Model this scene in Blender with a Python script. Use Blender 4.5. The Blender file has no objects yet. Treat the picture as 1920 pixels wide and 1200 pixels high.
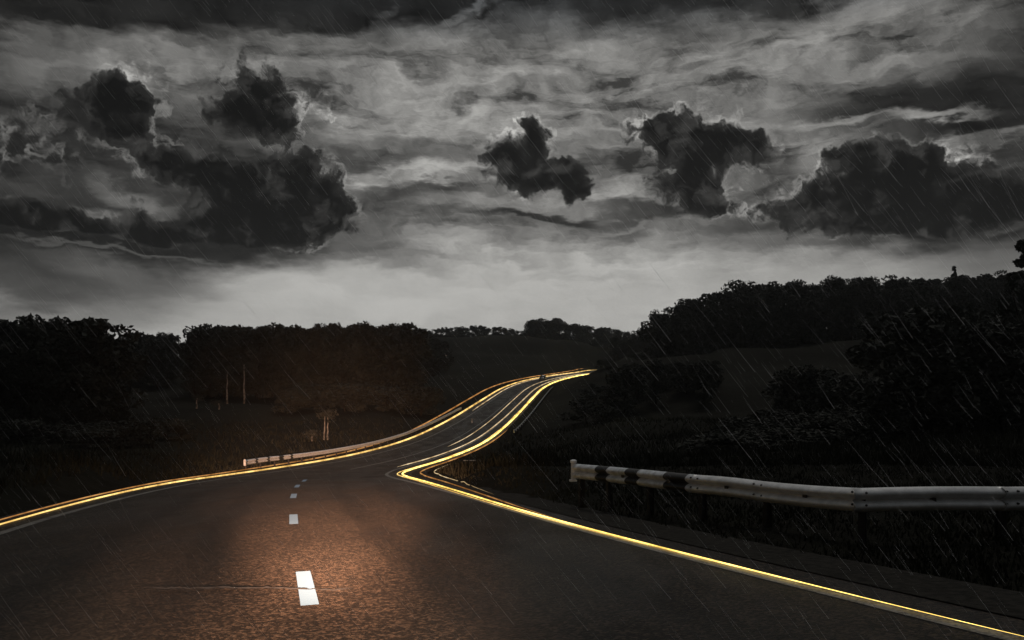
import bpy, bmesh, math, random
import numpy as np
from mathutils import Vector, Matrix
R = math.radians
sc = bpy.context.scene
col = sc.collection
random.seed(5); rng = np.random.default_rng(5)

# ------------------------------------------------------------------ camera
F, HY = 1500.0, 720.0            # focal length and eye level of the 1920 px wide photograph
cd = bpy.data.cameras.new('camera'); cam = bpy.data.objects.new('camera', cd); col.objects.link(cam)
cd.sensor_width = 36; cd.lens = 36 * F / 1920; cd.shift_y = (HY - 600) / 1920
cd.clip_start = 0.05; cd.clip_end = 6000
cam.location = (0, 0, 0); cam.rotation_euler = (R(90), 0, 0); sc.camera = cam
sc.view_settings.view_transform = 'Standard'; sc.view_settings.look = 'None'
sc.view_settings.exposure = 0; sc.view_settings.gamma = 1; sc.view_settings.use_curve_mapping = False
sc.cycles.max_bounces = 5; sc.cycles.diffuse_bounces = 2; sc.cycles.glossy_bounces = 3
sc.cycles.transparent_max_bounces = 6; sc.cycles.sample_clamp_indirect = 4

# ------------------------------------------------------------------ node helper
class NT:
    def __init__(s, tree): s.t = tree; s.n = tree.nodes; s.l = tree.links
    def node(s, typ, **kw):
        n = s.n.new(typ)
        for k, v in kw.items():
            if k != 'ins': setattr(n, k, v)
        for k, v in kw.get('ins', {}).items(): s.put(n.inputs[k], v)
        return n
    def put(s, sock, v):
        if isinstance(v, bpy.types.NodeSocket): s.l.new(v, sock)
        else: sock.default_value = v
    def m(s, op, a, b=0.0, c=0.0, clamp=False):
        n = s.n.new('ShaderNodeMath'); n.operation = op; n.use_clamp = clamp
        s.put(n.inputs[0], a); s.put(n.inputs[1], b); s.put(n.inputs[2], c); return n.outputs[0]
    def v(s, op, a, b=(0, 0, 0)):
        n = s.n.new('ShaderNodeVectorMath'); n.operation = op
        s.put(n.inputs[0], a); s.put(n.inputs[1], b); return n.outputs[0]
    def noise(s, vec, scale, detail=4, rough=0.55, out='Fac', lac=2.0, dim='3D'):
        n = s.n.new('ShaderNodeTexNoise'); n.noise_dimensions = dim; s.put(n.inputs['Vector'], vec)
        n.inputs['Scale'].default_value = scale; n.inputs['Detail'].default_value = detail
        n.inputs['Roughness'].default_value = rough; n.inputs['Lacunarity'].default_value = lac
        return n.outputs[out]
    def mapping(s, vec, loc=(0, 0, 0), rot=(0, 0, 0), scale=(1, 1, 1), typ='POINT'):
        n = s.n.new('ShaderNodeMapping'); n.vector_type = typ; s.put(n.inputs['Vector'], vec)
        n.inputs['Location'].default_value = loc; n.inputs['Rotation'].default_value = rot
        n.inputs['Scale'].default_value = scale; return n.outputs[0]
    def step(s, x, a, b, lo=0.0, hi=1.0):
        n = s.n.new('ShaderNodeMapRange'); n.interpolation_type = 'SMOOTHSTEP'; s.put(n.inputs[0], x)
        for i, q in enumerate((a, b, lo, hi)): n.inputs[i + 1].default_value = q
        return n.outputs[0]
    def mix(s, f, a, b):
        n = s.n.new('ShaderNodeMix'); n.data_type = 'FLOAT'
        s.put(n.inputs[0], f); s.put(n.inputs[2], a); s.put(n.inputs[3], b); return n.outputs[0]
    def mixc(s, f, a, b):
        n = s.n.new('ShaderNodeMix'); n.data_type = 'RGBA'
        s.put(n.inputs[0], f); s.put(n.inputs[6], a); s.put(n.inputs[7], b); return n.outputs[2]
    def ball(s, vec, loc, rot, scale):
        g = s.n.new('ShaderNodeTexGradient'); g.gradient_type = 'SPHERICAL'
        s.put(g.inputs[0], s.mapping(vec, loc, (0, 0, rot), scale, 'TEXTURE')); return g.outputs['Fac']

# ------------------------------------------------------------------ sky: storm clouds laid out by azimuth and elevation
def azel(px, py):
    x = (px - 960) / F; a = math.atan(x)
    return a * 15, math.atan((HY - py) / F * math.cos(a)) * 15       # one unit = 1/15 rad
def build_world():
    w = bpy.data.worlds.new('World'); sc.world = w; w.use_nodes = True; w.cycles.sampling_method = 'MANUAL'; w.cycles.sample_map_resolution = 256
    w.node_tree.nodes.clear(); N = NT(w.node_tree)
    noise = lambda *q: N.noise(*q, dim='2D')
    tc = N.node('ShaderNodeTexCoord').outputs['Generated']
    sx = N.node('ShaderNodeSeparateXYZ', ins={0: tc})
    az = N.m('ARCTAN2', sx.outputs[0], sx.outputs[1]); el = N.m('ARCSINE', sx.outputs[2])
    P = N.node('ShaderNodeCombineXYZ', ins={0: N.m('MULTIPLY', az, 15), 1: N.m('MULTIPLY', el, 15), 2: 0.0}).outputs[0]
    # warped coordinates: fine billows for heaps, long drifts for the high veil
    def warp(vec, scale, amp, detail, stretch=(1, 1, 1)):
        c = noise(N.mapping(vec, loc=(31.7, 12.3, 0), scale=stretch), scale, detail, 0.62, 'Color')
        c = N.v('MULTIPLY', N.v('SUBTRACT', c, (0.5, 0.5, 0.5)), (amp, amp, 0)); return N.v('ADD', vec, c)
    PS = warp(P, 0.7, 1.1, 6, (0.55, 1.6, 1))
    PC = warp(N.mapping(P, loc=(0, 0, 0)), 1.35, 0.62, 7)
    # vertical brightness of the high veil
    ramp = N.node('ShaderNodeValToRGB', ins={0: N.m('DIVIDE', N.m('ADD', N.node('ShaderNodeSeparateXYZ', ins={0: PS}).outputs[1], 0.5), 10.0)})
    cr = ramp.color_ramp; e = cr.elements
    pts = [(640, .44), (560, .45), (500, .40), (450, .21), (400, .13), (320, .12), (240, .19), (150, .18), (90, .10), (45, .022), (0, .012), (-120, .02), (-300, .07)]
    for i, (y, val) in enumerate(pts):
        p = (azel(960, y)[1] + 0.5) / 10
        q = e[i] if i < 2 else e.new(p)
        q.position = p; q.color = (val, val, val, 1)
    V = ramp.outputs[0]
    st = noise(N.mapping(PS, rot=(0, 0, R(-7)), scale=(0.22, 1.7, 1)), 1.0, 9, 0.66)
    st2 = noise(N.mapping(PS, loc=(7, 3, 0), scale=(0.9, 1.6, 1)), 1.3, 5, 0.6)
    hz = N.step(sx.outputs[2], 0.10, 0.24)                            # streaks fade in the clear band at the horizon
    amp = N.mix(hz, 0.26, 2.3)
    # broad soft patches  (x, y, rx, ry, tilt, brightness, strength)
    soft = [
        (80, 270, 640, 230, 0, .024, 1.0), (180, 330, 420, 110, 0, .03, .9), (1960, 330, 420, 210, 0, .03, .85), (1920, 60, 420, 120, -8, .014, .9),
        (180, 30, 700, 75, -3, .010, 1.0), (1000, 5, 620, 45, 0, .012, .95), (20, 540, 420, 90, 0, .14, .85), (0, 590, 300, 60, 0, .2, .8),
        (350, 112, 340, 46, -10, .15, 1.0), (355, 215, 70, 40, 0, .075, .8), (250, 262, 60, 14, 0, .07, .7), (560, 75, 160, 22, -12, .12, .9), (90, 78, 130, 20, -14, .075, 1.0), (40, 130, 160, 25, -8, .07, .9),
        (890, 34, 62, 9, -14, .12, 1.0), (735, 25, 30, 10, -25, .06, .8), (850, 230, 280, 60, -3, .26, .7), (1000, 160, 440, 100, -2, .24, .75),
        (1480, 130, 400, 75, -6, .22, .8), (1720, 75, 240, 16, -12, .15, .9), (1650, 100, 260, 24, -12, .13, .6),
        (790, 285, 260, 34, -5, .065, .8), (810, 327, 170, 22, -6, .25, 1.0), (760, 365, 150, 20, -8, .045, 1.0), (760, 400, 180, 30, 0, .10, .6),
        (1750, 190, 380, 44, 2, .016, 1.0), (1840, 215, 260, 40, 0, .012, .9), (1500, 228, 60, 9, 6, .16, .9), (1600, 233, 130, 10, 3, .18, 1.0), (1720, 236, 150, 10, -3, .17, 1.0), (1880, 262, 150, 13, -2, .13, 1.0),
        (1475, 275, 45, 20, 0, .30, .9), (1530, 282, 50, 20, 0, .26, .9), (1790, 284, 60, 18, 0, .28, .9), (1180, 365, 75, 26, 0, .24, .9), (1080, 375, 90, 18, 10, .2, .8),
        (1010, 408, 150, 10, 2, .022, 1.0), (1230, 400, 150, 14, 0, .025, .9), (1170, 438, 45, 16, 0, .09, .9), (985, 481, 42, 7, 2, .19, .9),
        (120, 445, 520, 52, 1, .011, 1.0), (480, 445, 300, 44, 0, .012, 1.0), (80, 498, 330, 34, 0, .02, 1.0), (60, 530, 260, 30, 0, .05, .8), (260, 520, 200, 24, 8, .12, .7),
        (700, 455, 160, 34, 25, .09, .8), (720, 478, 160, 8, 1, .12, .9),
        (1760, 415, 480, 56, -1, .010, 1.0), (1500, 425, 220, 34, 0, .05, .9), (1420, 450, 160, 18, 0, .15, .7), (1900, 470, 260, 40, 0, .10, .7),
        (1030, 570, 440, 110, 0, .47, .7), (1480, 505, 300, 45, 0, .30, .6),
        (250, 360, 90, 20, 15, .13, .8), (250, 470, 260, 5, 0, .09, .8), (320, 430, 160, 6, 4, .13, .9), (170, 405, 60, 22, -5, .15, .8),
    ]
    sp = N.node('ShaderNodeSeparateXYZ', ins={0: PS}); hp = N.node('ShaderNodeSeparateXYZ', ins={0: PC})
    chain = lambda q, z: N.node('ShaderNodeCombineXYZ', ins={0: q.outputs[0], 1: q.outputs[1], 2: z}).outputs[0]   # evaluates the patches one after another
    for x, y, rx, ry, t, val, k in soft:
        a, b = azel(x, y); c = math.cos(math.atan((x - 960) / F)) ** 1.5
        f = N.step(N.ball(chain(sp, V), (a, b, 0), R(-t), (rx / 100 * c * 1.25, ry / 100 * 1.3, 50)), 0.0, 0.75, 0, k)
        V = N.mix(f, V, val)
    st3 = N.m('ADD', N.m('ADD', N.m('MULTIPLY', st, 0.6), N.m('MULTIPLY', st2, 0.4)), -0.5)
    V = N.m('MULTIPLY', V, N.m('MAXIMUM', N.m('MULTIPLY_ADD', st3, N.m('MULTIPLY', amp, 2.6), 1.0), 0.18))
    # dark heaps (x, y, rx, ry, weight)
    heap = [
        (478, 165, 80, 58, 1.15), (500, 220, 66, 48, 1), (520, 245, 40, 22, .6), (425, 235, 40, 40, .5), (600, 200, 34, 26, .45), (632, 238, 22, 20, .4),
        (235, 170, 62, 50, 1), (225, 225, 72, 55, 1), (262, 275, 44, 44, .6), (160, 200, 90, 45, .6), (50, 248, 50, 46, .8), (100, 180, 90, 26, .5), (330, 262, 40, 20, .3),
        (360, 318, 80, 36, 1), (320, 306, 50, 26, .7), (395, 215, 40, 26, .55), (372, 258, 28, 16, .4), (410, 400, 90, 34, .7), (450, 335, 110, 50, 1.1), (560, 322, 78, 48, 1.1), (520, 385, 125, 60, 1.2), (590, 420, 75, 52, 1), (440, 380, 80, 45, .8), (635, 370, 34, 44, .6), (690, 415, 45, 36, .35),
        (60, 420, 130, 38, 1), (130, 432, 90, 24, .7), (235, 385, 50, 18, .5), (20, 490, 90, 24, .5), (110, 490, 70, 22, .5),
        (1000, 240, 42, 30, .9), (1005, 268, 38, 34, .9), (930, 295, 52, 38, .9), (970, 322, 64, 42, 1), (1035, 345, 66, 40, 1.1), (1070, 325, 48, 44, .9), (1095, 362, 36, 26, .7), (880, 378, 30, 14, .5),
        (1215, 250, 56, 40, 1), (1275, 245, 56, 38, .9), (1310, 268, 70, 48, 1), (1375, 262, 56, 46, .9), (1420, 285, 40, 34, .8), (1300, 315, 66, 44, 1), (1305, 365, 80, 40, 1), (1340, 392, 70, 24, .8), (1230, 350, 40, 26, .6),
        (1565, 288, 40, 26, .8), (1625, 285, 54, 32, 1), (1680, 300, 70, 40, 1), (1750, 280, 26, 24, .7), (1740, 330, 110, 48, 1.1), (1530, 370, 80, 34, 1), (1480, 395, 70, 26, .8), (1600, 345, 80, 40, .9), (1650, 390, 120, 44, 1), (1780, 385, 150, 48, 1), (1880, 365, 80, 36, .9),
    ]
    heap += [(80, 438, 210, 44, 1.3), (290, 444, 180, 36, 1.3), (480, 440, 130, 40, 1.2), (1560, 418, 130, 28, .8), (1750, 424, 180, 34, 1), (1900, 415, 120, 40, 1), (60, 300, 100, 50, .3)]
    D = N.m('MULTIPLY', V, 0.001)
    for x, y, rx, ry, k in heap:
        a, b = azel(x, y); c = math.cos(math.atan((x - 960) / F)) ** 1.5
        g = N.ball(chain(hp, D), (a, b, 0), 0, (rx / 100 * c * 1.32, ry / 100 * 1.32, 50))
        D = N.m('MULTIPLY_ADD', g, k, D)
    vo = N.node('ShaderNodeTexVoronoi', voronoi_dimensions='2D', feature='F1', ins={'Vector': PC, 'Scale': 3.0, 'Detail': 3.0, 'Roughness': 0.6}).outputs['Distance']
    bn = noise(PC, 1.9, 8, 0.66)
    fr = N.m('ADD', N.m('MULTIPLY', N.m('SUBTRACT', bn, 0.5), 1.3), N.m('MULTIPLY', N.m('SUBTRACT', 0.35, vo), 0.35))
    D = N.m('MULTIPLY', D, N.step(sp.outputs[1], azel(960, 486)[1], azel(960, 455)[1]))      # heaps stand on a level base
    inside = N.step(D, 0.02, 0.25)
    D = N.m('ADD', D, fr)
    mask = N.m('MULTIPLY', N.step(D, 0.16, 0.54), inside)
    rn = N.step(noise(N.mapping(P, loc=(3, 9, 0)), 0.75, 2, 0.5), 0.42, 0.66)
    band = N.m('MULTIPLY', N.m('MULTIPLY', N.step(D, -0.02, 0.24), N.step(D, 0.24, 0.46, 1, 0)), inside)
    rimn = N.step(noise(PC, 5.0, 4, 0.6), 0.35, 0.7)
    rim = N.m('MULTIPLY', N.m('MULTIPLY', band, rn), N.m('ADD', 0.25, rimn))
    V = N.m('ADD', N.m('MULTIPLY', V, N.m('ADD', 1.0, N.m('MULTIPLY', rim, 0.7))), N.m('MULTIPLY', rim, 0.10))
    puff = noise(N.mapping(PC, loc=(4, 1, 0), scale=(1, 1.25, 1)), 1.6, 6, 0.62)
    inner = N.m('ADD', 0.003, N.m('MULTIPLY', N.step(puff, 0.48, 0.80), 0.045))
    inner = N.m('ADD', inner, N.m('MULTIPLY', N.step(D, 0.50, 0.95, 1, 0), 0.012))
    V = N.mix(mask, V, inner)
    # elsewhere (behind and beside the view) a plain broken overcast
    side = N.step(N.m('ABSOLUTE', az), 0.75, 1.1)
    rear = N.m('MULTIPLY_ADD', N.step(sx.outputs[2], 0.10, 0.30, 1, 0), 0.01, OVERCAST * .4)      # the clear band runs round the horizon
    V = N.mix(side, V, N.m('MULTIPLY', N.m('ADD', 0.35, st), rear))
    V = N.mix(N.step(sx.outputs[2], 0.55, 0.75), V, N.m('MULTIPLY', N.m('ADD', 0.35, st), OVERCAST))
    tint = N.mixc(N.step(sx.outputs[2], 0.38, 0.46), (1.0, 0.985, 0.94, 1), (0.93, 1.0, 1.06, 1))
    colr = N.node('ShaderNodeVectorMath', operation='SCALE', ins={0: tint}); N.put(colr.inputs['Scale'], V)
    bg = N.node('ShaderNodeBackground', ins={'Color': colr.outputs[0], 'Strength': 1.0})
    sky = N.node('ShaderNodeTexSky', sky_type='NISHITA', sun_disc=False, sun_elevation=R(SUN_EL), sun_rotation=R(SUN_AZ))
    hs = N.node('ShaderNodeHueSaturation', ins={'Color': sky.outputs[0], 'Saturation': 0.2, 'Value': 0.006})
    bg2 = N.node('ShaderNodeBackground', ins={'Color': hs.outputs[0], 'Strength': 0.05})   # what the cloud deck lets through
    ad = N.node('ShaderNodeAddShader', ins={0: bg.outputs[0], 1: bg2.outputs[0]})
    N.node('ShaderNodeOutputWorld', ins={0: ad.outputs[0]})
OVERCAST, SUN_EL, SUN_AZ = 0.105, 60.0, 12.0
build_world()
sl = bpy.data.lights.new('sun', 'SUN'); sl.energy = 0.55; sl.angle = R(20); sl.color = (1, .96, .9)
so = bpy.data.objects.new('sun', sl); col.objects.link(so)
sdir = Vector((math.sin(R(SUN_AZ)) * math.cos(R(SUN_EL)), math.cos(R(SUN_AZ)) * math.cos(R(SUN_EL)), math.sin(R(SUN_EL))))
so.rotation_euler = sdir.to_track_quat('Z', 'Y').to_euler()
# beams of the car the picture is taken from: a wide dim low beam and a narrow warm core in each lamp
def beam_lamp(x, energy, size, target, c):
    hl = bpy.data.lights.new('headlight_beam', 'SPOT'); hl.energy = energy; hl.color = c
    hl.spot_size = R(size); hl.spot_blend = 1.0; hl.shadow_soft_size = 0.08
    ho = bpy.data.objects.new('headlight_beam', hl); col.objects.link(ho); ho.location = (x, 0.9, -0.72)
    ho.rotation_euler = (Vector(target) - Vector((x, .9, -.72))).to_track_quat('-Z', 'Y').to_euler()
for x in (-0.97, 0.27):
    beam_lamp(x, 2600, 44, (-2.6, 9.5, -2.0), (1.0, .74, .50))
    beam_lamp(x, 205000, 20, (-3.1, 13.6, -1.36), (1.0, .53, .32))
    beam_lamp(x, 14000, 36, (-3.3, 13.0, -1.2), (1.0, .53, .32))

HAZE = 0.0002
# ------------------------------------------------------------------ object helpers
def tag(o, label=None, cat=None, group=None, kind=None):
    if label: o['label'] = label
    if cat: o['category'] = cat
    if group: o['group'] = group
    if kind: o['kind'] = kind
    return o
def link(name, me, parent=None, mat=None):
    if mat is not None:
        for q in (mat if isinstance(mat, (list, tuple)) else [mat]): me.materials.append(q)
    o = bpy.data.objects.new(name, me); col.objects.link(o); o.parent = parent; return o
def empty(name, loc, rz=0.0):
    o = bpy.data.objects.new(name, None); col.objects.link(o); o.location = loc; o.rotation_euler = (0, 0, rz)
    o.empty_display_size = .2; return o
def mesh(name, verts, faces, smooth=False, mats=None):
    me = bpy.data.meshes.new(name); me.from_pydata([tuple(map(float, v)) for v in verts], [], [tuple(map(int, f)) for f in faces])
    if smooth: me.polygons.foreach_set('use_smooth', [True] * len(me.polygons))
    if mats is not None: me.polygons.foreach_set('material_index', mats)
    me.update(); return me
def quads(name, V):               # V: (n,4,3) loose quads, fast
    n = len(V); me = bpy.data.meshes.new(name); me.vertices.add(n * 4); me.vertices.foreach_set('co', V.reshape(-1).astype('f'))
    me.loops.add(n * 4); me.loops.foreach_set('vertex_index', np.arange(n * 4, dtype='i'))
    me.polygons.add(n); me.polygons.foreach_set('loop_start', np.arange(0, n * 4, 4, dtype='i')); me.polygons.foreach_set('loop_total', np.full(n, 4, 'i'))
    me.update(calc_edges=True); return me
class MB:                         # collects solid pieces into one mesh
    def __init__(s): s.v = []; s.f = []; s.m = []
    def add(s, v, f, mi=0):
        b = len(s.v); s.v += [tuple(q) for q in v]; s.f += [tuple(i + b for i in q) for q in f]; s.m += [mi] * len(f)
    def box(s, c, d, rz=0.0, mi=0, taper=1.0):
        x, y, z = [q / 2 for q in d]; ca, sa = math.cos(rz), math.sin(rz); v = []
        for k, t in ((-z, 1.0), (z, taper)):
            for i, j in ((-x, -y), (x, -y), (x, y), (-x, y)):
                v.append((c[0] + (i * ca - j * sa) * t, c[1] + (i * sa + j * ca) * t, c[2] + k))
        s.add(v, [(3, 2, 1, 0), (4, 5, 6, 7), (0, 1, 5, 4), (1, 2, 6, 5), (2, 3, 7, 6), (3, 0, 4, 7)], mi)
    def tube(s, pts, rad, n=6, mi=0, cap=True):
        pts = [Vector(p) for p in pts]; v = []; f = []
        for i, p in enumerate(pts):
            t = (pts[min(i + 1, len(pts) - 1)] - pts[max(i - 1, 0)]).normalized()
            a = t.cross(Vector((0, 0, 1)) if abs(t.z) < .95 else Vector((1, 0, 0))).normalized(); b = t.cross(a)
            r = rad[i] if hasattr(rad, '__len__') else rad
            for k in range(n):
                q = 2 * math.pi * k / n; v.append(p + a * (r * math.cos(q)) + b * (r * math.sin(q)))
        for i in range(len(pts) - 1):
            for k in range(n): f.append((i * n + k, i * n + (k + 1) % n, (i + 1) * n + (k + 1) % n, (i + 1) * n + k))
        if cap: f.append(tuple(range(n))[::-1]); f.append(tuple(range((len(pts) - 1) * n, len(pts) * n)))
        s.add(v, f, mi)
    def build(s, name, mat, parent=None, smooth=False): return link(name, mesh(name, s.v, s.f, smooth, s.m), parent, mat)

# ------------------------------------------------------------------ materials
def mat(name, base, rough=0.6, spec=0.5, metal=0.0, var=0.0, vscale=3.0, bump=0.0, bscale=20.0, base2=None):
    m = bpy.data.materials.new(name); m.use_nodes = True; N = NT(m.node_tree); b = m.node_tree.nodes['Principled BSDF']
    b.inputs['Roughness'].default_value = rough; b.inputs['Metallic'].default_value = metal; b.inputs['Specular IOR Level'].default_value = spec
    c = tuple(base) + (1,)
    if var or base2:
        tc = N.node('ShaderNodeTexCoord').outputs['Object']; n = N.step(N.noise(tc, vscale, 5, .6), .3, .7)
        d = tuple(base2) + (1,) if base2 else tuple(q * (1 - var) for q in base) + (1,)
        N.put(b.inputs['Base Color'], N.mixc(n, d, c))
    else: b.inputs['Base Color'].default_value = c
    if bump:
        tc = N.node('ShaderNodeTexCoord').outputs['Object']
        bp = N.node('ShaderNodeBump', ins={'Strength': bump, 'Distance': .02, 'Height': N.noise(tc, bscale, 4, .6)}); N.put(b.inputs['Normal'], bp.outputs[0])
    return m
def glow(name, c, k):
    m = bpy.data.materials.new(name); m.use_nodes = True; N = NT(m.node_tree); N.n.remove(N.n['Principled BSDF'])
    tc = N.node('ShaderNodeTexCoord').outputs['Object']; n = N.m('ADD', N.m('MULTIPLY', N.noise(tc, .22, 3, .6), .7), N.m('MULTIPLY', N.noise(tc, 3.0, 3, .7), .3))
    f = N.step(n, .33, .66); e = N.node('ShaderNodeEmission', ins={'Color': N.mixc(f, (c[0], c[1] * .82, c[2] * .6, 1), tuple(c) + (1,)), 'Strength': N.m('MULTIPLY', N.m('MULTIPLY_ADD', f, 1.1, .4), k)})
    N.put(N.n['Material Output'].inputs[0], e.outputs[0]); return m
def asphalt_mat():
    m = bpy.data.materials.new('asphalt'); m.use_nodes = True; N = NT(m.node_tree); b = m.node_tree.nodes['Principled BSDF']
    tc = N.node('ShaderNodeTexCoord').outputs['Object']
    big = N.noise(tc, .35, 4, .6); fine = N.noise(tc, 55, 3, .7)
    vor = N.node('ShaderNodeTexVoronoi', ins={'Vector': tc, 'Scale': 34.0}); stone = N.node('ShaderNodeSeparateXYZ', ins={0: vor.outputs['Color']}).outputs[0]
    g = N.m('ADD', N.m('MULTIPLY', N.step(stone, .45, 1.0), .95), N.m('MULTIPLY', fine, .25))
    g = N.m('MULTIPLY', g, N.m('ADD', .55, N.m('MULTIPLY', big, .8)))
    N.put(b.inputs['Roughness'], N.m('MULTIPLY_ADD', N.step(N.noise(N.mapping(tc, scale=(1, .35, 1)), .6, 4, .6), .35, .70), .22, .48)); b.inputs['Specular IOR Level'].default_value = .13
    uv = N.node('ShaderNodeSeparateXYZ', ins={0: N.node('ShaderNodeUVMap', uv_map='road').outputs[0]}); u = N.m('ADD', uv.outputs[0], N.m('MULTIPLY', N.m('SUBTRACT', N.noise(tc, .15, 3, .6), .5), .8))
    t1 = N.step(N.m('ABSOLUTE', N.m('SUBTRACT', N.m('ABSOLUTE', N.m('SUBTRACT', N.m('ABSOLUTE', u), 2.2)), .8)), .12, .42, 1, 0)
    patch = N.step(N.noise(N.mapping(tc, scale=(1, .5, 1)), .22, 2, .4), .56, .60)
    k = N.m('MULTIPLY', N.m('SUBTRACT', 1.0, N.m('MULTIPLY', t1, .38)), N.m('SUBTRACT', 1.0, N.m('MULTIPLY', patch, .22)))
    cs = N.node('ShaderNodeVectorMath', operation='SCALE', ins={0: N.mixc(g, (.004, .0035, .003, 1), (.066, .049, .036, 1))}); N.put(cs.inputs['Scale'], k); N.put(b.inputs['Base Color'], cs.outputs[0])
    h = N.m('ADD', N.m('MULTIPLY', vor.outputs['Distance'], -.6), fine)
    bp = N.node('ShaderNodeBump', ins={'Strength': 1.0, 'Distance': .02, 'Height': h}); N.put(b.inputs['Normal'], bp.outputs[0]); return m
def paint_mat(name, c, wear, base=(.05, .042, .034)):
    m = bpy.data.materials.new(name); m.use_nodes = True; N = NT(m.node_tree); b = m.node_tree.nodes['Principled BSDF']
    tc = N.node('ShaderNodeTexCoord').outputs['Object']
    n = N.m('ADD', N.m('MULTIPLY', N.noise(tc, 28, 5, .7), .6), N.m('MULTIPLY', N.noise(tc, 2.5, 3, .6), .4))
    N.put(b.inputs['Base Color'], N.mixc(N.step(n, wear - .05, wear + .05), tuple(base) + (1,), tuple(c) + (1,)))
    b.inputs['Roughness'].default_value = .5; return m
def ground_mat():
    m = bpy.data.materials.new('dark_grass_ground'); m.use_nodes = True; N = NT(m.node_tree); b = m.node_tree.nodes['Principled BSDF']
    tc = N.node('ShaderNodeTexCoord').outputs['Object']
    a = N.noise(tc, .05, 5, .6); f = N.noise(tc, 1.2, 6, .7); g = N.noise(tc, 14, 4, .7)
    k = N.step(N.m('ADD', N.m('MULTIPLY', a, .6), N.m('MULTIPLY', f, .4)), .38, .62)
    c = N.mixc(k, (.012, .011, .008, 1), (.026, .025, .018, 1)); c = N.mixc(N.m('MULTIPLY', g, .6), c, (.008, .008, .006, 1))
    N.put(b.inputs['Base Color'], c); b.inputs['Roughness'].default_value = 1; b.inputs['Specular IOR Level'].default_value = .05
    bp = N.node('ShaderNodeBump', ins={'Strength': 1.0, 'Distance': .15, 'Height': N.m('ADD', f, g)}); N.put(b.inputs['Normal'], bp.outputs[0]); return m
M = {
    'asphalt': asphalt_mat(), 'ground': ground_mat(),
    'dash': paint_mat('white_dash_paint', (.16, .30, .46), .33), 'edge': paint_mat('worn_edge_paint', (.20, .185, .165), .48, (.025, .022, .019)),
    'tar': mat('tar_crack', (.008, .008, .008), .7),
    'gravel': mat('gravel_shoulder', (.032, .029, .024), .95, .1, var=.7, vscale=9, bump=1, bscale=30),
    'leaf': mat('dark_leaves', (.050, .053, .044), .8, .15, var=.6, vscale=.35),
    'leaf2': mat('dull_leaves', (.042, .044, .035), .8, .15, var=.6, vscale=.35),
    'needle': mat('pine_needles', (.040, .046, .036), .8, .15, var=.5, vscale=.5),
    'bark': mat('dark_bark', (.035, .030, .024), .9, .1, var=.5, vscale=4), 'birch': mat('birch_bark', (.34, .33, .31), .8, .2, base2=(.05, .05, .045), vscale=2.2),
    'grass': mat('rough_grass', (.032, .033, .022), .9, .1, var=.6, vscale=.6),
    'steel': mat('galvanised_steel', (.80, .80, .80), .36, .6, .15, var=.25, vscale=6, bump=.15, bscale=40),
    'white': mat('white_rail_paint', (.70, .73, .77), .5, base2=(.40, .41, .42), vscale=7), 'black': mat('black_rail_paint', (.012, .012, .012), .6),
    'post': mat('rusty_post', (.022, .020, .018), .85, var=.4, vscale=5), 'bolt': mat('bolt_steel', (.05, .05, .05), .5, metal=.6),
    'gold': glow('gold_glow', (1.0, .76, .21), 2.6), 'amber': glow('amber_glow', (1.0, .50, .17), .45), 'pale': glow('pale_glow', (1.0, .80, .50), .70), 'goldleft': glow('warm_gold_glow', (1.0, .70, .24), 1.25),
    'car': mat('car_paint', (.02, .02, .024), .25, .6), 'glass': mat('car_glass', (.01, .011, .013), .08, .6), 'tyre': mat('tyre_rubber', (.012, .012, .012), .9),
    'alloy': mat('wheel_alloy', (.4, .4, .4), .35, metal=.8), 'lamp': mat('lamp_lens', (.8, .8, .78), .15, .8), 'chrome': mat('bright_trim', (.75, .75, .74), .25, metal=.5),
    'plate': mat('plate_white', (.6, .6, .58), .5), 'concrete': mat('pale_concrete', (.42, .40, .36), .9, var=.5, vscale=5), 'rain': None,
}

# ------------------------------------------------------------------ the road: plan heading and grade along its length
KS = [0, 20, 35, 45, 55, 70, 90, 115, 150, 190, 240, 300, 370, 400, 440, 520]
TH = [-.3269, -.2616, -.2251, -.1564, -.0584, .0815, .1277, .1038, .1059, .1111, .2049, .2595, .21, .45, 1.0, 1.35]
GR = [-.082, -.0689, -.0872, -.0918, -.0766, -.0466, -.0056, .0391, .0702, .0717, .0500, .0356, .0363, .0392, .04, .04]
WL, WR = 5.70, 4.73
S = np.arange(-40, 520, .5)
th = np.interp(S, KS, TH); gr = np.interp(S, KS, GR); i0 = 80
def integ(f):
    c = np.concatenate([[0], np.cumsum((f[1:] + f[:-1]) * .25)]); return c - c[i0]
RX, RY, RZ = .574 + integ(np.sin(th)), integ(np.cos(th)), -1.47 + integ(gr)
def road(s, o=0.0, dz=0.0):
    x, y, z, t = (float(np.interp(s, S, q)) for q in (RX, RY, RZ, th))
    return Vector((x + o * math.cos(t), y - o * math.sin(t), z + dz))
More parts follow.
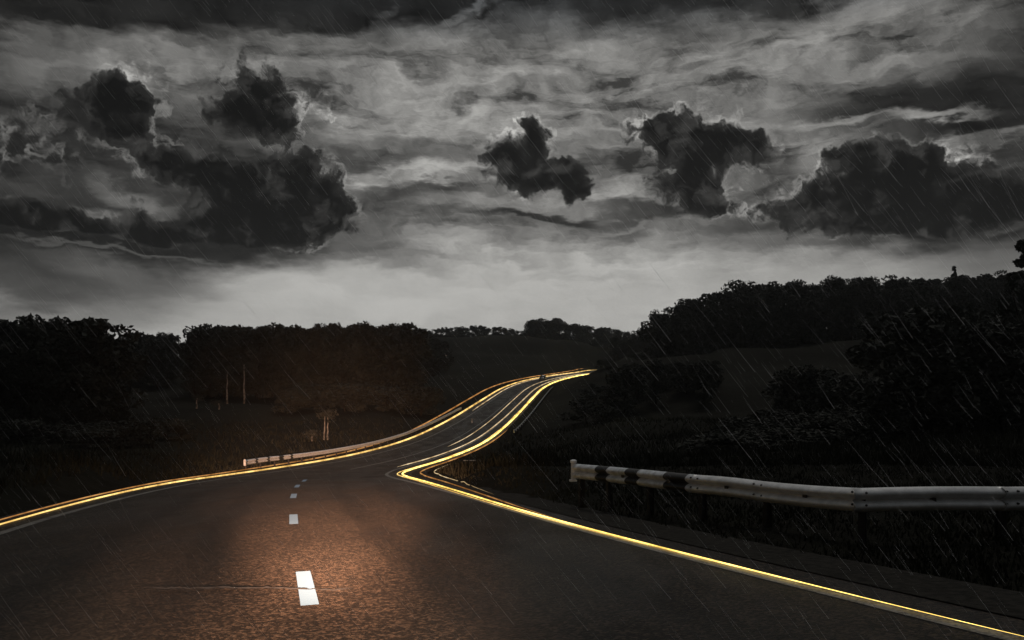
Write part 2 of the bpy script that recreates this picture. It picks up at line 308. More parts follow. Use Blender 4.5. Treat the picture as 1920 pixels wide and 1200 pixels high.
# terrain: control heights, blended into the road corridor
CP = np.array([(-15, 20, -3.0), (-30, 20, -2.6), (-60, 30, -2.9), (-30, 50, -5.4), (-60, 60, -5.6), (-30, 80, -6.8), (-60, 95, -6), (-100, 95, -5), (-100, 60, -4), (-40, 120, -6), (-25, 110, -6.9),
    (-50, 150, -4.4), (-75, 170, -2.8), (-100, 170, -2), (-40, 180, -2.8), (-130, 130, -3), (-30, 230, 1.5), (-60, 240, 4), (-100, 250, 5), (-20, 300, 6), (-45, 350, 14), (-42, 400, 23), (0, 405, 24.5), (-80, 380, 17),
    (5, 350, 12), (25, 410, 21.5), (45, 440, 19), (-20, 430, 23), (20, 450, 20), (-80, 450, 16), (80, 480, 14), (40, 480, 17), (-20, -20, 0), (20, -20, 0),
    (4.8, 11, -2.2), (4, 13, -2.36), (2.65, 15.6, -2.56), (6.8, 11, -2.15), (1.4, 18, -2.72), (9.5, 12.5, -2.15), (8, 9, -2.05), (8, 17, -2.6), (4, 22, -3.0), (12, 14, -2.3), (30, 20, -2.3), (10, 25, -3.1), (20, 40, -3.6), (5, 40, -4.4), (0, 60, -5.8), (15, 60, -5.0), (40, 60, -4), (8, 90, -6.4), (25, 100, -4.8), (50, 100, -3), (80, 80, -2),
    (60, 150, 3), (30, 150, 0), (15, 150, -3), (43, 200, 6), (57, 200, 8.8), (87, 200, 11), (120, 200, 12), (43, 230, 8), (57, 230, 12), (87, 230, 15), (118, 230, 15), (25, 220, 2), (36, 260, 5.5), (60, 300, 12), (100, 300, 18),
    (150, 200, 14), (150, 100, 2), (0, 700, 14), (250, 700, 18), (-250, 700, 14), (-220, 300, 8), (-250, 100, 0), (280, 120, 8), (300, 350, 18), (-60, -100, 4), (60, -100, 4), (120, 400, 14)], float)
CS = np.stack([RX, RY], 1)[::4]; CZ = RZ[::4]; CT = th[::4]
def zt(x, y):
    x = np.atleast_1d(np.asarray(x, float)).ravel(); y = np.atleast_1d(np.asarray(y, float)).ravel(); out = np.empty(len(x))
    for a in range(0, len(x), 20000):
        X, Y = x[a:a + 20000], y[a:a + 20000]
        d2 = (X[:, None] - CP[:, 0]) ** 2 + (Y[:, None] - CP[:, 1]) ** 2 + 4
        w = d2 ** -1.7; z = (w * CP[:, 2]).sum(1) / w.sum(1)
        am = np.clip((Y - 25) / 60, .08, 1); z += am * .5 * np.sin(X * .11 + 1.3 * np.sin(Y * .05)) * np.sin(Y * .09) + am * .12 * np.sin(X * .53 + Y * .31) * np.sin(Y * .47 - X * .2)
        dd = (X[:, None] - CS[:, 0]) ** 2 + (Y[:, None] - CS[:, 1]) ** 2; k = dd.argmin(1); d = np.sqrt(dd[np.arange(len(X)), k])
        side = (X - CS[k, 0]) * np.cos(CT[k]) - (Y - CS[k, 1]) * np.sin(CT[k])
        hw = np.where(side > 0, WR, WL) + .7
        rz = CZ[k] - .10
        far = np.clip((Y - 30) / 40, 0, 1)
        t = np.clip((d - hw - .2 - 1.6 * far) / (1.6 + 12 * far), 0, 1); t = t * t * (3 - 2 * t)
        under = np.clip((hw - .4 - d) / .5, 0, 1) * .25
        out[a:a + 20000] = rz * (1 - t) + z * t - under
    return out
def z1(x, y): return float(zt(x, y)[0])

gx = np.concatenate([np.arange(-500, -140, 20), np.arange(-140, -24, 3), np.arange(-24, 24, .8), np.arange(24, 170, 3), np.arange(170, 501, 20)])
gy = np.concatenate([np.arange(-200, -20, 15), np.arange(-20, 60, .8), np.arange(60, 500, 2.5), np.arange(500, 901, 40)])
GX, GY = np.meshgrid(gx, gy); GZ = zt(GX, GY); nx, ny = len(gx), len(gy)
idx = np.arange(nx * ny).reshape(ny, nx)
Fq = np.stack([idx[:-1, :-1], idx[:-1, 1:], idx[1:, 1:], idx[1:, :-1]], -1).reshape(-1, 4)
tag(link('ground', mesh('ground', np.stack([GX.ravel(), GY.ravel(), GZ], 1), Fq, True), None, M['ground']), kind='structure')

def ribbon(name, s0, s1, offs, dz, m, step=.5, kind='structure', wob=0.0):
    ss = np.arange(s0, s1 + 1e-6, step); v = []; f = []
    for i, s in enumerate(ss):
        for o in offs(s):
            v.append(road(s, o + (random.uniform(-wob, wob) if wob else 0), dz))
    n = len(offs(s0))
    for i in range(len(ss) - 1):
        for k in range(n - 1): f.append((i * n + k, i * n + k + 1, (i + 1) * n + k + 1, (i + 1) * n + k))
    return tag(link(name, mesh(name, v, f, True), None, m), kind=kind)
rd = ribbon('road', -40, 515, lambda s: np.linspace(-WL - .75, WR + .65, 12), 0, M['asphalt'], 1.0)
ul = rd.data.uv_layers.new(name='road'); vi = np.empty(len(rd.data.loops), 'i'); rd.data.loops.foreach_get('vertex_index', vi)
ul.data.foreach_set('uv', np.stack([np.linspace(-WL - .75, WR + .65, 12)[vi % 12], -40 + vi // 12], 1).astype('f').ravel())
ribbon('gravel_shoulder', -40, 60, lambda s: np.linspace(WR + .55, WR + 1.5, 4), .012, M['gravel'], 1.0, wob=.0)
inset = lambda s: float(np.interp(s, [0, 20, 40, 60, 140, 400], [.0, .12, .7, 1.2, 1.7, 1.9]))
ribbon('edge_line', -20, 330, lambda s: (WR - inset(s) - .10, WR - inset(s) + .10), .005, M['edge'])
ribbon('edge_line', -20, 330, lambda s: (-WL + inset(s) + .25, -WL + inset(s) + .45), .005, M['edge'])
CEN = lambda s: .15
ribbon('centre_line', 60, 260, lambda s: (CEN(s) - .09, CEN(s) + .09), .005, M['edge'])
def s_at(py):                    # length along the road where its centre line meets an image row of the near slope
    ss = np.arange(4, 60, .05); rows = [HY - F * road(s).z / road(s).y for s in ss]; return float(ss[int(np.argmin([abs(r - py) for r in rows]))])
def o_at(s, px):
    oo = np.linspace(-2, 2, 161); return float(oo[int(np.argmin([abs(960 + F * road(s, o).x / road(s, o).y - px) for o in oo]))])
for (ya, xa, yb, xb) in ((1135, 580, 1072, 568), (983, 551, 965, 551), (934, 549, 926, 551), (914, 556, 909, 559), (903, 569, 899.5, 573)):
    a, b = s_at(ya), s_at(yb); oa, ob = o_at(a, xa), o_at(b, xb); w = .085
    v = [road(a, oa - w, .006), road(a, oa + w, .006), road(b, ob + w, .006), road(b, ob - w, .006)]
    tag(link('lane_dash', mesh('lane_dash', v, [(0, 1, 2, 3)]), None, M['dash']), kind='structure')
def crack(pts, w, dz):
    v = []; f = []
    for i, p in enumerate(pts):
        k = w * random.uniform(.25, 1.2) * min(1, i / 6, (len(pts) - 1 - i) / 6 + .02)
        v += [p + Vector((0, -k, dz)), p + Vector((0, k, dz))]
        if i: f.append((2 * i - 2, 2 * i - 1, 2 * i + 1, 2 * i))
    tag(link('road_crack', mesh('road_crack', v, f), None, M['tar']), kind='structure')
def near(px, py):                # the point of the near road surface seen at that row
    s = s_at(py); y = road(s).y; return Vector(((px - 960) / F * y, y, road(s).z))
ww = 0; P = []
for px in range(265, 1010, 9):
    ww = ww * .8 + random.uniform(-1.0, 1.0); P.append(near(px, 1102 + (px - 265) * .009 + ww))
crack(P, .035, .009)
P = [near(px, 951 + random.uniform(-.4, .4)) for px in range(505, 600, 6)]; crack(P, .03, .009)

# ------------------------------------------------------------------ glowing lines
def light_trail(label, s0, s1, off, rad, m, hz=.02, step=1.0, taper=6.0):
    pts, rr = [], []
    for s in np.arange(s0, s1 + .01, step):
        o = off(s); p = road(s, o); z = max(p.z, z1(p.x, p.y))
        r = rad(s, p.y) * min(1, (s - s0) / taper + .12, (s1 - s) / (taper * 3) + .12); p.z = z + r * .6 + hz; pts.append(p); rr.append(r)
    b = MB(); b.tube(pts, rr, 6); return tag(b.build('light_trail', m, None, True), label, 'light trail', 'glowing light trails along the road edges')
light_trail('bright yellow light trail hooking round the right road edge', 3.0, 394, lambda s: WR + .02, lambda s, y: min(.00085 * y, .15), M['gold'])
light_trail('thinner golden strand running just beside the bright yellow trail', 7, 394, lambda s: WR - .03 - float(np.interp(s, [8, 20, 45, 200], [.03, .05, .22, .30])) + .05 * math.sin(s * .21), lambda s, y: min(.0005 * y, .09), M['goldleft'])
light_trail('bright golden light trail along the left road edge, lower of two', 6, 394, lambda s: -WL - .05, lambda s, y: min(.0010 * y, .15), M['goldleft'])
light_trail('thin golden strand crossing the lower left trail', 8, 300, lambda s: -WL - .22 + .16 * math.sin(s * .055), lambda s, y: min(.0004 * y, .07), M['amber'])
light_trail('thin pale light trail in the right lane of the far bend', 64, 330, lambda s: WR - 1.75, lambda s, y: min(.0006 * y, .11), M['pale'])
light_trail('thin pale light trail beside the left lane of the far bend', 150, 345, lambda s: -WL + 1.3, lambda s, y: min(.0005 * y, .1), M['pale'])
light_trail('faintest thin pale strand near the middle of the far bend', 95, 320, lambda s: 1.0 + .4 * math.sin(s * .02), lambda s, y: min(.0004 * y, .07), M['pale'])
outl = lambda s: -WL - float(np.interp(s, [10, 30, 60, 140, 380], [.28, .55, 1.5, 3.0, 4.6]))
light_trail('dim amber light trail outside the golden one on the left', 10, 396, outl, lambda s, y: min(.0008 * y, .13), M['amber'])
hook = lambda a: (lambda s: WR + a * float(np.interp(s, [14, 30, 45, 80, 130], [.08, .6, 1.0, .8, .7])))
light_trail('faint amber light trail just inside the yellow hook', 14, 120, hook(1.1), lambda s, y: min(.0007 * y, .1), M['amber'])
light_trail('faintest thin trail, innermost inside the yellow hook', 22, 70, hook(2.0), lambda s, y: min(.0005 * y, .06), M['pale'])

# ------------------------------------------------------------------ guard rails
PROF = [(.105 * max(0, math.sin(math.pi * abs(v) / .165)) ** .75, v) for v in np.linspace(-.165, .165, 33)]
PROF = PROF + [(u - .006, v) for u, v in PROF[::-1]]
def dense(path, n): # path of Vectors -> evenly cut pieces
    return [path[i].lerp(path[i + 1], k / n) for i in range(len(path) - 1) for k in range(n)] + [path[-1]]
def beam(pts, out_sign, parent, mats, stripes=None, push=0.0, scale=1.0):
    v = []; f = []; mi = []; n = len(PROF); L = 0
    for i, p in enumerate(pts):
        t = (pts[min(i + 1, len(pts) - 1)] - pts[max(i - 1, 0)]); t.z = 0; t.normalize()
        nrm = Vector((t.y, -t.x, 0)) * out_sign
        for u, w in PROF: v.append(p + nrm * ((u + push) * scale) + Vector((0, 0, w * scale)))
        if i:
            L0 = L; L += (pts[i] - pts[i - 1]).length; mid = (L0 + L) / 2
            k = 1 if stripes and any(a <= mid <= b for a, b in stripes) else 0
            for q in range(n):
                f.append(((i - 1) * n + q, (i - 1) * n + (q + 1) % n, i * n + (q + 1) % n, i * n + q)); mi.append(k)
    f.append(tuple(range(n))); mi.append(0); f.append(tuple(range((len(pts) - 1) * n, len(pts) * n))[::-1]); mi.append(0)
    return link('beam', mesh('beam', v, f, True, mi), parent, mats)
def post(p, nrm, ztop, parent, loc0):
    g = z1(p.x, p.y); q = p - nrm * .10; b = MB(); a = math.atan2(nrm.y, nrm.x)
    h = ztop - g + .25; zc = (ztop + g - .25) / 2
    b.box((q.x, q.y, zc), (.11, .012, h), a); b.box((q.x + nrm.x * .055, q.y + nrm.y * .055, zc), (.012, .09, h), a); b.box((q.x - nrm.x * .055, q.y - nrm.y * .055, zc), (.012, .09, h), a)
    c = p - nrm * .03; b.box((c.x, c.y, ztop - .12), (.07, .12, .18), a)
    o = b.build('post', M['post'], parent); return o
def bolts(p, nrm, t, parent):
    b = MB()
    for dx in (-.09, .09):
        for dz in (.085, -.085):
            b = MB(); c = p + t * dx + nrm * .104 + Vector((0, 0, dz + .03)); b.tube([c - nrm * .01, c + nrm * .016], [.018, .013], 8); b.build('bolt', M['bolt'], parent)
def origin(root):                # give the children positions relative to the root
    for o in list(root.children):
        o.matrix_parent_inverse = Matrix.Translation(-Vector(root.location))
# near right rail
rp = [(1078, 18.0, 869.5), (1135, 16.9, 874), (1212, 15.6, 881), (1310, 14.25, 890.5), (1430, 12.9, 902), (1614, 11.0, 915), (1887, 11.0, 912.5), (2160, 11.9, 905), (2400, 13.2, 897)]
rpath = [Vector(((x - 960) / F * Y, Y, -(y - HY) / F * Y - .165)) for x, Y, y in rp]
gr_ = empty('guard_rail', (rpath[0].x, rpath[0].y, z1(rpath[0].x, rpath[0].y)))
tag(gr_, 'large silver guard rail in the right foreground with a striped black and white end', 'guard rail', 'roadside guard rails')
first = rpath[:4]
beam(dense(first, 24), -1 * -1, gr_, [M['white'], M['black']], [(.98, 1.42), (2.1, 2.5), (3.35, 3.95)])
for i in range(3, len(rpath) - 1):
    a, b_ = rpath[i], rpath[i + 1]; d = (b_ - a).normalized(); sag = []
    nn = 12
    for k in range(nn + 1):
        p = a.lerp(b_, k / nn); p.z += .012 * math.sin(math.pi * k / nn) * (1 if i % 2 else -1); sag.append(p)
    sag = [a - d * .12] + sag
    beam(sag, 1, gr_, [M['steel']], None, .004 if i % 2 else .0085)
for i, p in enumerate(rpath):
    t = (rpath[min(i + 1, len(rpath) - 1)] - rpath[max(i - 1, 0)]); t.z = 0; t.normalize(); nrm = Vector((t.y, -t.x, 0))
    if i == 0: p = p + t * .12
    post(p, nrm, p.z + .12, gr_, None)
    if i > 2: bolts(p, nrm, t, gr_)
    if i and i < len(rpath) - 1:
        for k in (.5,):
            q = p.lerp(rpath[i + 1], k) + nrm * .03; b = MB(); a = math.atan2(nrm.y, nrm.x)
            b.box((q.x, q.y, q.z), (.05, .02, .07), a); b.box((q.x + nrm.x * .03, q.y + nrm.y * .03, q.z), (.012, .085, .06), a); b.build('reflector', M['bolt'], gr_)
t = (rpath[1] - rpath[0]).normalized(); nrm = Vector((t.y, -t.x, 0)).normalized(); b = MB()
p = rpath[0]; b.tube([p + nrm * .04 + Vector((0, 0, -.19)), p + nrm * .04 + Vector((0, 0, .17))], .055, 12); b.tube([p + nrm * .04 + Vector((0, 0, z)) for z in (.17, .19, .24, .26)], [.035, .075, .075, .04], 12)
b.box((p.x + nrm.x * .05, p.y + nrm.y * .05, p.z - .21), (.16, .16, .03), 0)
b.build('end_terminal', M['white'], gr_, False); origin(gr_)
# rails along the farther road
def road_rail(label, s0, s1, off, sign, mats, stripes, every, scale=1.0, up=.62):
    pts = []
    for s in np.arange(s0, s1 + .01, .5):
        p = road(s, off(s)); p.z = z1(p.x, p.y) + up; pts.append(p)
    zs = np.array([q.z for q in pts]); zs = np.convolve(np.pad(zs, 12, 'edge'), np.ones(25) / 25, 'valid')
    for q, zz in zip(pts, zs): q.z = float(zz)
    r = empty('guard_rail', (pts[0].x, pts[0].y, pts[0].z - up)); tag(r, label, 'guard rail', 'roadside guard rails')
    beam(pts, sign, r, mats, stripes, 0, scale)
    for i in range(1, len(pts), every):
        tt = (pts[min(i + 1, len(pts) - 1)] - pts[i - 1]); tt.z = 0; tt.normalize(); post(pts[i], Vector((tt.y, -tt.x, 0)) * sign, pts[i].z + .1, r, None)
    b = MB(); p = pts[0]; b.tube([p + Vector((0, 0, -.2)), p + Vector((0, 0, .2)), p + Vector((0, 0, .26))], [.09, .09, .04], 8); b.build('end_terminal', mats[0], r); origin(r)
lo = lambda s: -WL - float(np.interp(s, [45, 58, 90, 160], [2.3, 1.5, .9, .8]))
ls = min(np.arange(48, 75, .5), key=lambda q: abs(960 + F * road(q, lo(q)).x / road(q, lo(q)).y - 460))
road_rail('white guard rail along the left road edge with a black striped near end', float(ls), 150, lo, 1, [M['white'], M['black']], [(2.0, 2.9), (4.6, 5.6), (7.6, 8.4), (9.9, 10.5)], 6, 1.15, .7)
road_rail('thin dark guard rail on the outer right bank of the far bend', 112, 205, lambda s: WR + 2.6, -1, [M['steel'], M['black']], None, 6, 1.0, .6)

# ------------------------------------------------------------------ trees
def leaves(cent, rad, n, size, flat=.8):
    k = rng.integers(0, len(cent), n); d = rng.normal(size=(n, 3)); d /= np.linalg.norm(d, axis=1)[:, None]
    c = cent[k] + d * (rad[k] * rng.uniform(.35, 1.0, n) ** .5)[:, None] * np.array([1, 1, flat])
    a = rng.normal(size=(n, 3)); a /= np.linalg.norm(a, axis=1)[:, None]; b = np.cross(a, rng.normal(size=(n, 3))); b /= np.linalg.norm(b, axis=1)[:, None]
    s = (size * rng.uniform(.6, 1.4, n))[:, None]
    return np.stack([c - a * s, c - b * s * .55, c + a * s, c + b * s * .55], 1)
def trunk(h, r, limbs, cent):
    b = MB(); pts = []; x = y = 0
    for k in range(7):
        pts.append((x, y, h * k / 6)); x += random.uniform(-.12, .12); y += random.uniform(-.12, .12)
    b.tube(pts, [r * (1.25 if k == 0 else 1 - .13 * k) for k in range(7)], 7)
    for k in range(limbs):
        c = cent[random.randrange(len(cent))]; j = random.randint(2, 5); p = Vector(pts[j]); q = Vector(c); m_ = p.lerp(q, .5) + Vector((0, 0, .3))
        b.tube([p, m_, q], [r * .4, r * .25, r * .06], 5)
    return mesh('trunk', b.v, b.f, True)
def make_tree(kind):              # about 10 m tall
    if kind == 'round':
        n = 44; ph = rng.uniform(0, 2 * np.pi, n); zz = rng.uniform(.8, 9.3, n)
        prof = 2.7 * np.sqrt(np.clip(1 - ((zz - 5.0) / 5.0) ** 2, .1, 1)); rr = prof * rng.uniform(.3, 1.0, n) ** .5
        cent = np.stack([rr * np.cos(ph), rr * np.sin(ph), zz], 1); rad = rng.uniform(.7, 1.25, n); q = leaves(cent, rad, 4600, .22)
    elif kind == 'tall':
        n = 38; ph = rng.uniform(0, 2 * np.pi, n); zz = rng.uniform(.8, 9.4, n)
        prof = 1.9 * np.sqrt(np.clip(1 - ((zz - 5.0) / 5.2) ** 2, .1, 1)); rr = prof * rng.uniform(.2, 1.0, n)
        cent = np.stack([rr * np.cos(ph), rr * np.sin(ph), zz], 1); rad = rng.uniform(.55, 1.0, n); q = leaves(cent, rad, 3600, .19)
    elif kind == 'cone':
        n = 60; zz = rng.uniform(1.2, 9.7, n); ph = rng.uniform(0, 2 * np.pi, n); rr = (10.1 - zz) * .24 * rng.uniform(.5, 1, n)
        cent = np.stack([rr * np.cos(ph), rr * np.sin(ph), zz], 1); rad = np.clip((10.4 - zz) * .1, .16, .8); q = leaves(cent, rad, 3600, .16, .5)
    else:                         # bush
        n = 18; ph = rng.uniform(0, 2 * np.pi, n); zz = rng.uniform(1.0, 7.5, n); rr = 4.6 * np.sqrt(np.clip(1 - (zz / 9) ** 2, .1, 1)) * rng.uniform(.2, 1, n) ** .5
        cent = np.stack([rr * np.cos(ph), rr * np.sin(ph), zz], 1); rad = rng.uniform(1.4, 2.4, n); q = leaves(cent, rad, 2600, .32)
    return quads('crown', q), trunk(8.2 if kind != 'bush' else 4.0, .17, 9, cent)
KIND = {}
for kind, m, n in (('round', 'leaf', 4), ('tall', 'leaf', 3), ('cone', 'needle', 2), ('bush', 'leaf2', 3)):
    for k in range(n):
        cr, tr = make_tree(kind); cr.materials.append(M[m]); tr.materials.append(M['bark'])
        r = empty({'cone': 'pine_tree', 'bush': 'bush'}.get(kind, 'broadleaf_tree'), (0, 0, 0)); link('crown', cr, r); link('trunk', tr, r); KIND.setdefault(kind, []).append([r, False])
def plant(kind, x, y, h, wid, label, cat, group):
    slot = random.choice(KIND[kind]); src = slot[0]
    if not slot[1]: r = src; slot[1] = True
    else:
        r = src.copy(); col.objects.link(r)
        for ch in src.children:
            c = ch.copy(); c.parent = r; col.objects.link(c)
    r.location = (x, y, z1(x, y) - .15); r.rotation_euler = (0, 0, random.uniform(0, 6.28)); s = h / 10
    r.scale = (s * wid, s * wid, s); return tag(r, label, cat, group)
SKY = [(-300, 590), (0, 592), (60, 588), (110, 587), (200, 592), (226, 598), (236, 618), (270, 622), (300, 628), (318, 620), (345, 610), (400, 608), (450, 606), (600, 604), (700, 604), (765, 602), (772, 612), (800, 616), (850, 611), (900, 609), (950, 614), (983, 617),
       (990, 600), (1000, 596), (1050, 596), (1060, 606), (1100, 606), (1130, 613), (1190, 620), (1215, 614), (1228, 590), (1240, 573), (1270, 566), (1300, 553), (1340, 538), (1352, 555), (1370, 542), (1392, 523), (1430, 531), (1480, 520), (1530, 529), (1548, 516), (1600, 519), (1700, 516), (1800, 511), (1890, 506), (2000, 500)]
SXp, SYp = zip(*SKY)
def wood(kinds, x0, x1, Y0, Y1, n, label, group, top=None, lo=.82, hi=1.02, wid=(.85, 1.25), cat='tree'):
    for i in range(n):
        px = x0 + (x1 - x0) * (i + random.uniform(.1, .9)) / n; Y = Y0 + (Y1 - Y0) * ((i * .618) % 1)
        X = (px - 960) / F * Y; g = z1(X, Y)
        ty = top if top is not None else float(np.interp(px, SXp, SYp)); h = (HY - ty) / F * Y - g
        h = max(2.5, h * random.uniform(lo, hi)); k = random.choice(kinds)
        w = random.uniform(*wid) * (1.0 if h > 12 else (12 / h) ** .5)
        plant(k, X, Y, h, w, label, cat, group)
wood(['round', 'tall', 'round'], -180, 196, 92, 104, 21, 'dark broadleaf tree in the tall wood at the left edge', 'tall wood at the left edge', None, .93, 1.02)
wood(['round', 'tall'], -180, 150, 108, 135, 14, 'dark broadleaf tree in the tall wood at the left edge', 'tall wood at the left edge', None, .8, .95)
wood(['round'], 236, 325, 200, 225, 8, 'low tree in the skyline dip beside the tall left wood', 'trees in the skyline dip', None, .95, 1.03)
wood(['round', 'tall'], 362, 770, 165, 180, 34, 'tree in the long level wood between the skyline dip and the meadow', 'long level wood', None, .93, 1.02)
wood(['round', 'tall'], 390, 760, 190, 225, 19, 'tree in the long level wood between the skyline dip and the meadow', 'long level wood', None, .9, 1.0)
wood(['round', 'tall', 'bush'], 778, 838, 230, 290, 7, 'lower tree stepping down from the long level wood to the meadow', 'trees stepping down to the meadow', 632, .7, 1.05)
wood(['bush', 'bush'], 540, 800, 138, 160, 14, 'dark bush at the foot of the long level wood', 'bushes at the foot of the long wood', 712, .7, 1.1, cat='bush')
wood(['round', 'tall', 'round'], 774, 984, 425, 450, 24, 'small far tree on the ridge behind the meadow', 'far trees on the meadow ridge', None, .9, 1.05)
wood(['round'], 988, 1058, 432, 446, 8, 'tree in the taller clump standing out on the meadow ridge', 'tall clump on the meadow ridge', None, .95, 1.03, (.8, 1.1))
wood(['round', 'tall'], 1062, 1215, 440, 470, 18, 'far tree in the low skyline notch above the road end', 'trees in the notch above the road end', None, .92, 1.03)
wood(['tall', 'round'], 1146, 1240, 300, 330, 12, 'dark tree beside the road end under the notch', 'trees beside the road end', 632, .85, 1.1)
wood(['round', 'tall', 'round'], 1222, 1940, 214, 232, 44, 'dark tree in the wood along the right hill', 'wood along the right hill', None, .93, 1.02)
wood(['round', 'tall', 'round'], 1228, 1940, 200, 212, 26, 'dark tree in the wood along the right hill', 'wood along the right hill', None, .72, .9)
wood(['round', 'tall'], 1165, 1350, 120, 170, 16, 'dark tree on the slope between the road bend and the hill meadow', 'trees below the hill meadow', 672, .75, 1.05)
wood(['round', 'bush', 'tall'], 1480, 1690, 85, 118, 12, 'dark tree in the clump below the hill meadow, right of centre', 'clump below the hill meadow', 688, .8, 1.1)
wood(['round', 'tall'], 1700, 2020, 60, 92, 18, 'tall dark tree in the mass at the right edge', 'tree mass at the right edge', 560, .85, 1.05)
wood(['bush'], 1235, 1900, 204, 214, 30, 'bush along the foot of the right hill wood', 'bushes along the foot of the right wood', 588, .55, .9, cat='bush')
wood(['bush'], 776, 1200, 428, 436, 22, 'far low bush under the trees on the meadow ridge', 'far bushes on the meadow ridge', 622, .8, 1.1, cat='bush')
wood(['bush'], 1090, 1200, 110, 200, 9, 'low dark bush on the bank inside the far bend', 'bushes on the far bank', 735, .5, 1.0, cat='bush')
wood(['bush'], 1340, 1700, 55, 80, 12, 'low bush in the dark hollow behind the near guard rail', 'bushes behind the near guard rail', 800, .6, 1.1, cat='bush')
wood(['bush'], -60, 330, 78, 90, 9, 'bush at the foot of the tall left wood', 'bushes at the foot of the left wood', 770, .5, 1.0, cat='bush')
plant('cone', (1916 - 960) / F * 75, 75, 18.0, 1.0, 'tallest pine rising at the right edge of the picture', 'pine', None)
plant('cone', (1893 - 960) / F * 78, 78, 15.2, .8, 'shorter pine beside the tallest one at the right edge', 'pine', None)
plant('cone', (1789 - 960) / F * 210, 210, (HY - 495) / F * 210 - z1(116, 210), .8, 'pine with a thin tip poking above the right hill wood', 'pine', None)
for slots in KIND.values():          # drop patterns that were never planted
    for r, used in slots:
        if not used:
            for o in list(r.children) + [r]: bpy.data.objects.remove(o)
def birch(px, yb, yt, Y, label, lean=0.0):
    X = (px - 960) / F * Y; g = z1(X, Y); h = (yb - yt) / F * Y; r = empty('birch_tree', (X, Y, g)); tag(r, label, 'birch tree', None)
    b = MB(); pts = [(lean * h * k / 6 + random.uniform(-.06, .06), random.uniform(-.06, .06), h * k / 6) for k in range(7)]
    b.tube(pts, [.13 * Y / 100 * (1 - .11 * k) for k in range(7)], 6); o = b.build('trunk', M['birch'], r, True)
    cent = np.array([(lean * h + random.uniform(-.8, .8), random.uniform(-.8, .8), h * random.uniform(.75, 1.1)) for _ in range(8)]); link('crown', quads('crown', leaves(cent, np.full(8, .7), 260, .12)), r, M['leaf'])
birch(458, 742, 668, 155, 'slim pale birch trunk, taller of the pair before the level wood')
birch(426, 744, 684, 155, 'slim pale birch trunk, left of the tallest birch before the level wood')
birch(369, 753, 732, 140, 'short pale birch stem before the level wood, leftmost')
birch(411, 748, 735, 140, 'very short pale birch stem between taller birches')
birch(607, 796, 745, 100, 'leaning slim birch sapling in the field, left stem of two', .06)
birch(614, 797, 749, 100, 'upright slim birch sapling in the field, right stem of two')
birch(585, 797, 783, 95, 'tiny pale sapling low in the field left of the two birches')

# ------------------------------------------------------------------ rough grass and rain
def grass(n, area, hmin, hmax):
    xs, ys = area(n); z = zt(xs, ys); a = rng.uniform(0, 2 * np.pi, n); h = rng.uniform(hmin, hmax, n) * (.6 + .4 * np.clip(ys / 20, 0, 2)); w = .012 + .0006 * ys
    d = np.stack([np.cos(a), np.sin(a), 0 * a], 1); ln = rng.normal(size=(n, 3)) * .35; ln[:, 2] = 1
    b = np.stack([xs, ys, z - .02], 1); t = b + ln * h[:, None]
    return np.stack([b - d * w[:, None], b + d * w[:, None], t + d * w[:, None] * .2, t - d * w[:, None] * .2], 1)
def keep(xs, ys, gap):
    dd = np.full(len(xs), 1e9)
    for a in range(0, len(xs), 20000): dd[a:a + 20000] = np.sqrt(((xs[a:a + 20000, None] - CS[:, 0]) ** 2 + (ys[a:a + 20000, None] - CS[:, 1]) ** 2).min(1))
    return dd > gap
def area_fan(p0, p1, y0, y1, gap):
    def f(n):
        ys = np.exp(rng.uniform(math.log(y0), math.log(y1), n * 2)); px = rng.uniform(p0, p1, n * 2); xs = (px - 960) / F * ys
        k = keep(xs, ys, gap); cl = np.sin(xs * 1.7 + np.sin(ys * 1.1)) * np.sin(ys * 1.3 + xs * .4) + rng.uniform(-.7, 1.2, n * 2) > .1
        k &= cl; return xs[k], ys[k]
    return f
def grass_obj(n, fan, hmin, hmax):
    xs, ys = fan(n); return grass(len(xs), lambda q: (xs, ys), hmin, hmax)
G = np.concatenate([grass_obj(26000, area_fan(850, 2200, 7, 45, WR + 1.4), .04, .17), grass_obj(22000, area_fan(700, 2200, 30, 110, WR + 2.2), .15, .5), grass_obj(22000, area_fan(-300, 760, 16, 130, WL + 2.0), .10, .45)])
tag(link('grass', quads('grass', G), None, M['grass']), kind='stuff')
def rain(n):
    ys = rng.uniform(2.4, 17, n); xs = rng.uniform(-.95, .95, n) * ys; zs = rng.uniform(-.46, .66, n) * ys
    L = ys * rng.uniform(.005, .017, n); d = np.stack([.62 + rng.normal(size=n) * .05, rng.normal(size=n) * .12, -np.full(n, .78)], 1); d /= np.linalg.norm(d, axis=1)[:, None]
    a = np.stack([xs, ys, zs], 1); a = a[zs > zt(xs, ys) + .6]; n = len(a); d = d[:n]; L = L[:n, None]; r = rng.uniform(.00011, .00031, n)
    u = np.cross(d, [0, 1, 0]); u /= np.linalg.norm(u, axis=1)[:, None]; w = np.cross(d, u)
    q = []
    for e in (u * .8 + w * .6, u * .6 - w * .8):          # two crossed slivers of water per drop
        e = e * r[:, None]; q.append(np.stack([a - e * .3, a + e * .3, a + d * L + e, a + d * L - e], 1))
    return quads('rain', np.concatenate(q))
m = bpy.data.materials.new('rain_water'); m.use_nodes = True; N = NT(m.node_tree); N.n.remove(N.n['Principled BSDF'])
N.put(N.n['Material Output'].inputs[0], N.node('ShaderNodeBsdfTranslucent', ins={'Color': (.75, .76, .78, 1)}).outputs[0])
tag(link('rain', rain(14000), None, m), kind='stuff')

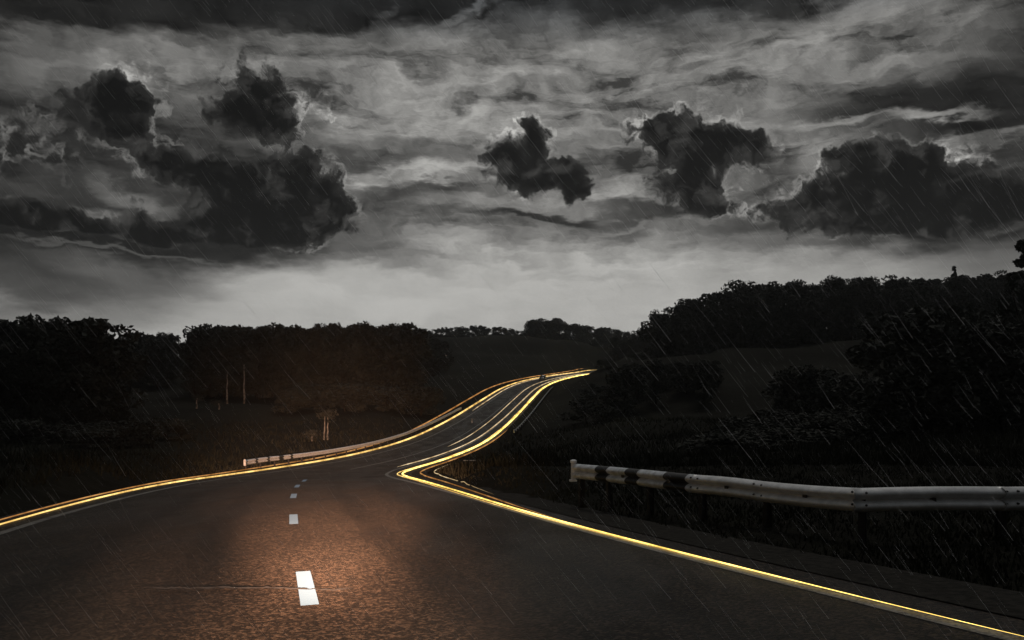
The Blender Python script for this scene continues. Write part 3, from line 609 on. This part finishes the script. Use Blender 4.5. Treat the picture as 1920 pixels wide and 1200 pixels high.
m = bpy.data.materials.new('rainy_air'); m.use_nodes = True; N = NT(m.node_tree); N.n.remove(N.n['Principled BSDF'])
N.put(N.n['Material Output'].inputs['Volume'], N.node('ShaderNodeVolumePrincipled', ins={'Color': (.9, .92, .92, 1), 'Density': HAZE, 'Anisotropy': 0.7}).outputs[0])
b = MB(); b.box((0, 335, 27), (1010, 1110, 90)); tag(b.build('haze', m), kind='stuff')

# ------------------------------------------------------------------ the far car
def make_car(s, off):
    p = road(s, off); t = float(np.interp(s, S, th)); g = math.atan(float(np.interp(s, S, gr)))
    r = empty('car', (p.x, p.y, p.z + .01)); r.rotation_euler = (-g, 0, -t + math.pi); tag(r, 'small dark car with pale trim coming down the far road bend', 'car')
    def loft(secs, name, m, smooth=True):     # secs: (y, half width, z0, z1)
        v = []; f = []
        for y, w, a, b_ in secs:
            h = b_ - a
            for u, q in ((-.92, 0), (-1, .25), (-1, .62), (-.93, .9), (-.8, 1), (.8, 1), (.93, .9), (1, .62), (1, .25), (.92, 0)): v.append((u * w, y, a + q * h))
        n = 10
        for i in range(len(secs) - 1):
            for k in range(n): f.append((i * n + k, i * n + (k + 1) % n, (i + 1) * n + (k + 1) % n, (i + 1) * n + k))
        f.append(tuple(range(n))[::-1]); f.append(tuple(range((len(secs) - 1) * n, len(secs) * n)))
        return link(name, mesh(name, v, f, smooth), r, m)
    loft([(-2.25, .72, .35, .78), (-2.1, .86, .22, .9), (-1.2, .9, .2, .97), (0, .91, .2, 1.0), (1.0, .9, .2, .98), (1.6, .88, .2, .9), (2.1, .82, .22, .78), (2.25, .70, .32, .66)], 'body', M['car'])
    loft([(-1.75, .68, .95, 1.0), (-1.2, .70, .95, 1.42), (-.3, .72, .96, 1.53), (.35, .70, .96, 1.48), (1.25, .66, .93, .98)], 'cabin', M['glass'])
    loft([(-1.2, .60, 1.41, 1.46), (-.3, .63, 1.52, 1.57), (.4, .60, 1.46, 1.51)], 'roof', M['car'])
    for x in (-.82, .82):
        for y in (-1.35, 1.38):
            w = MB(); w.tube([(x - .1, y, .32), (x - .09, y, .32), (x + .09, y, .32), (x + .1, y, .32)], [.27, .32, .32, .27], 18); wo = w.build('wheel', M['tyre'], r)
            q = MB(); q.tube([(x + .104 * (1 if x > 0 else -1), y, .32), (x + .112 * (1 if x > 0 else -1), y, .32)], .2, 14); q.build('rim', M['alloy'], wo)
    for x in (-.6, .6):
        h = MB(); h.tube([(x, 2.05, .66), (x, 2.2, .64), (x, 2.235, .63)], [.15, .13, .06], 10); h.build('headlight', M['lamp'], r)
        q = MB(); q.box((x * 1.62, .85, 1.0), (.16, .1, .12)); q.build('mirror', M['car'], r)
    q = MB(); q.box((0, 2.26, .40), (1.25, .05, .12)); q.build('bumper', M['chrome'], r); q = MB(); q.box((0, 2.29, .52), (.5, .02, .11)); q.build('number_plate', M['plate'], r)
    q = MB(); q.box((0, 2.25, .60), (.8, .03, .1)); q.build('grille', M['black'], r)
make_car(246, -1.1)
# small roadside pieces
p = near(885, 900); Y = 128; x = (885 - 960) / F * Y; r = empty('marker_post', (x, Y, z1(x, Y))); tag(r, 'slim white marker post on the left verge of the far bend', 'marker post')
b = MB(); b.box((0, 0, .5), (.14, .10, 1.0), .2, 0, .9); b.build('shaft', M['white'], r); b = MB(); b.box((0, 0, .82), (.15, .11, .16), .2, 0, .97); b.build('band', M['black'], r)
Y = 66; x = (880 - 960) / F * Y; z = z1(x, Y); r = empty('culvert_headwall', (x, Y, z)); tag(r, 'small concrete culvert headwall with a pale top inside the hook bend', 'culvert headwall')
b = MB(); b.box((0, 0, .2), (.95, .3, .5)); b.build('wall', M['post'], r); b = MB(); b.box((0, 0, .47), (1.0, .36, .05)); b.build('coping', M['concrete'], r)
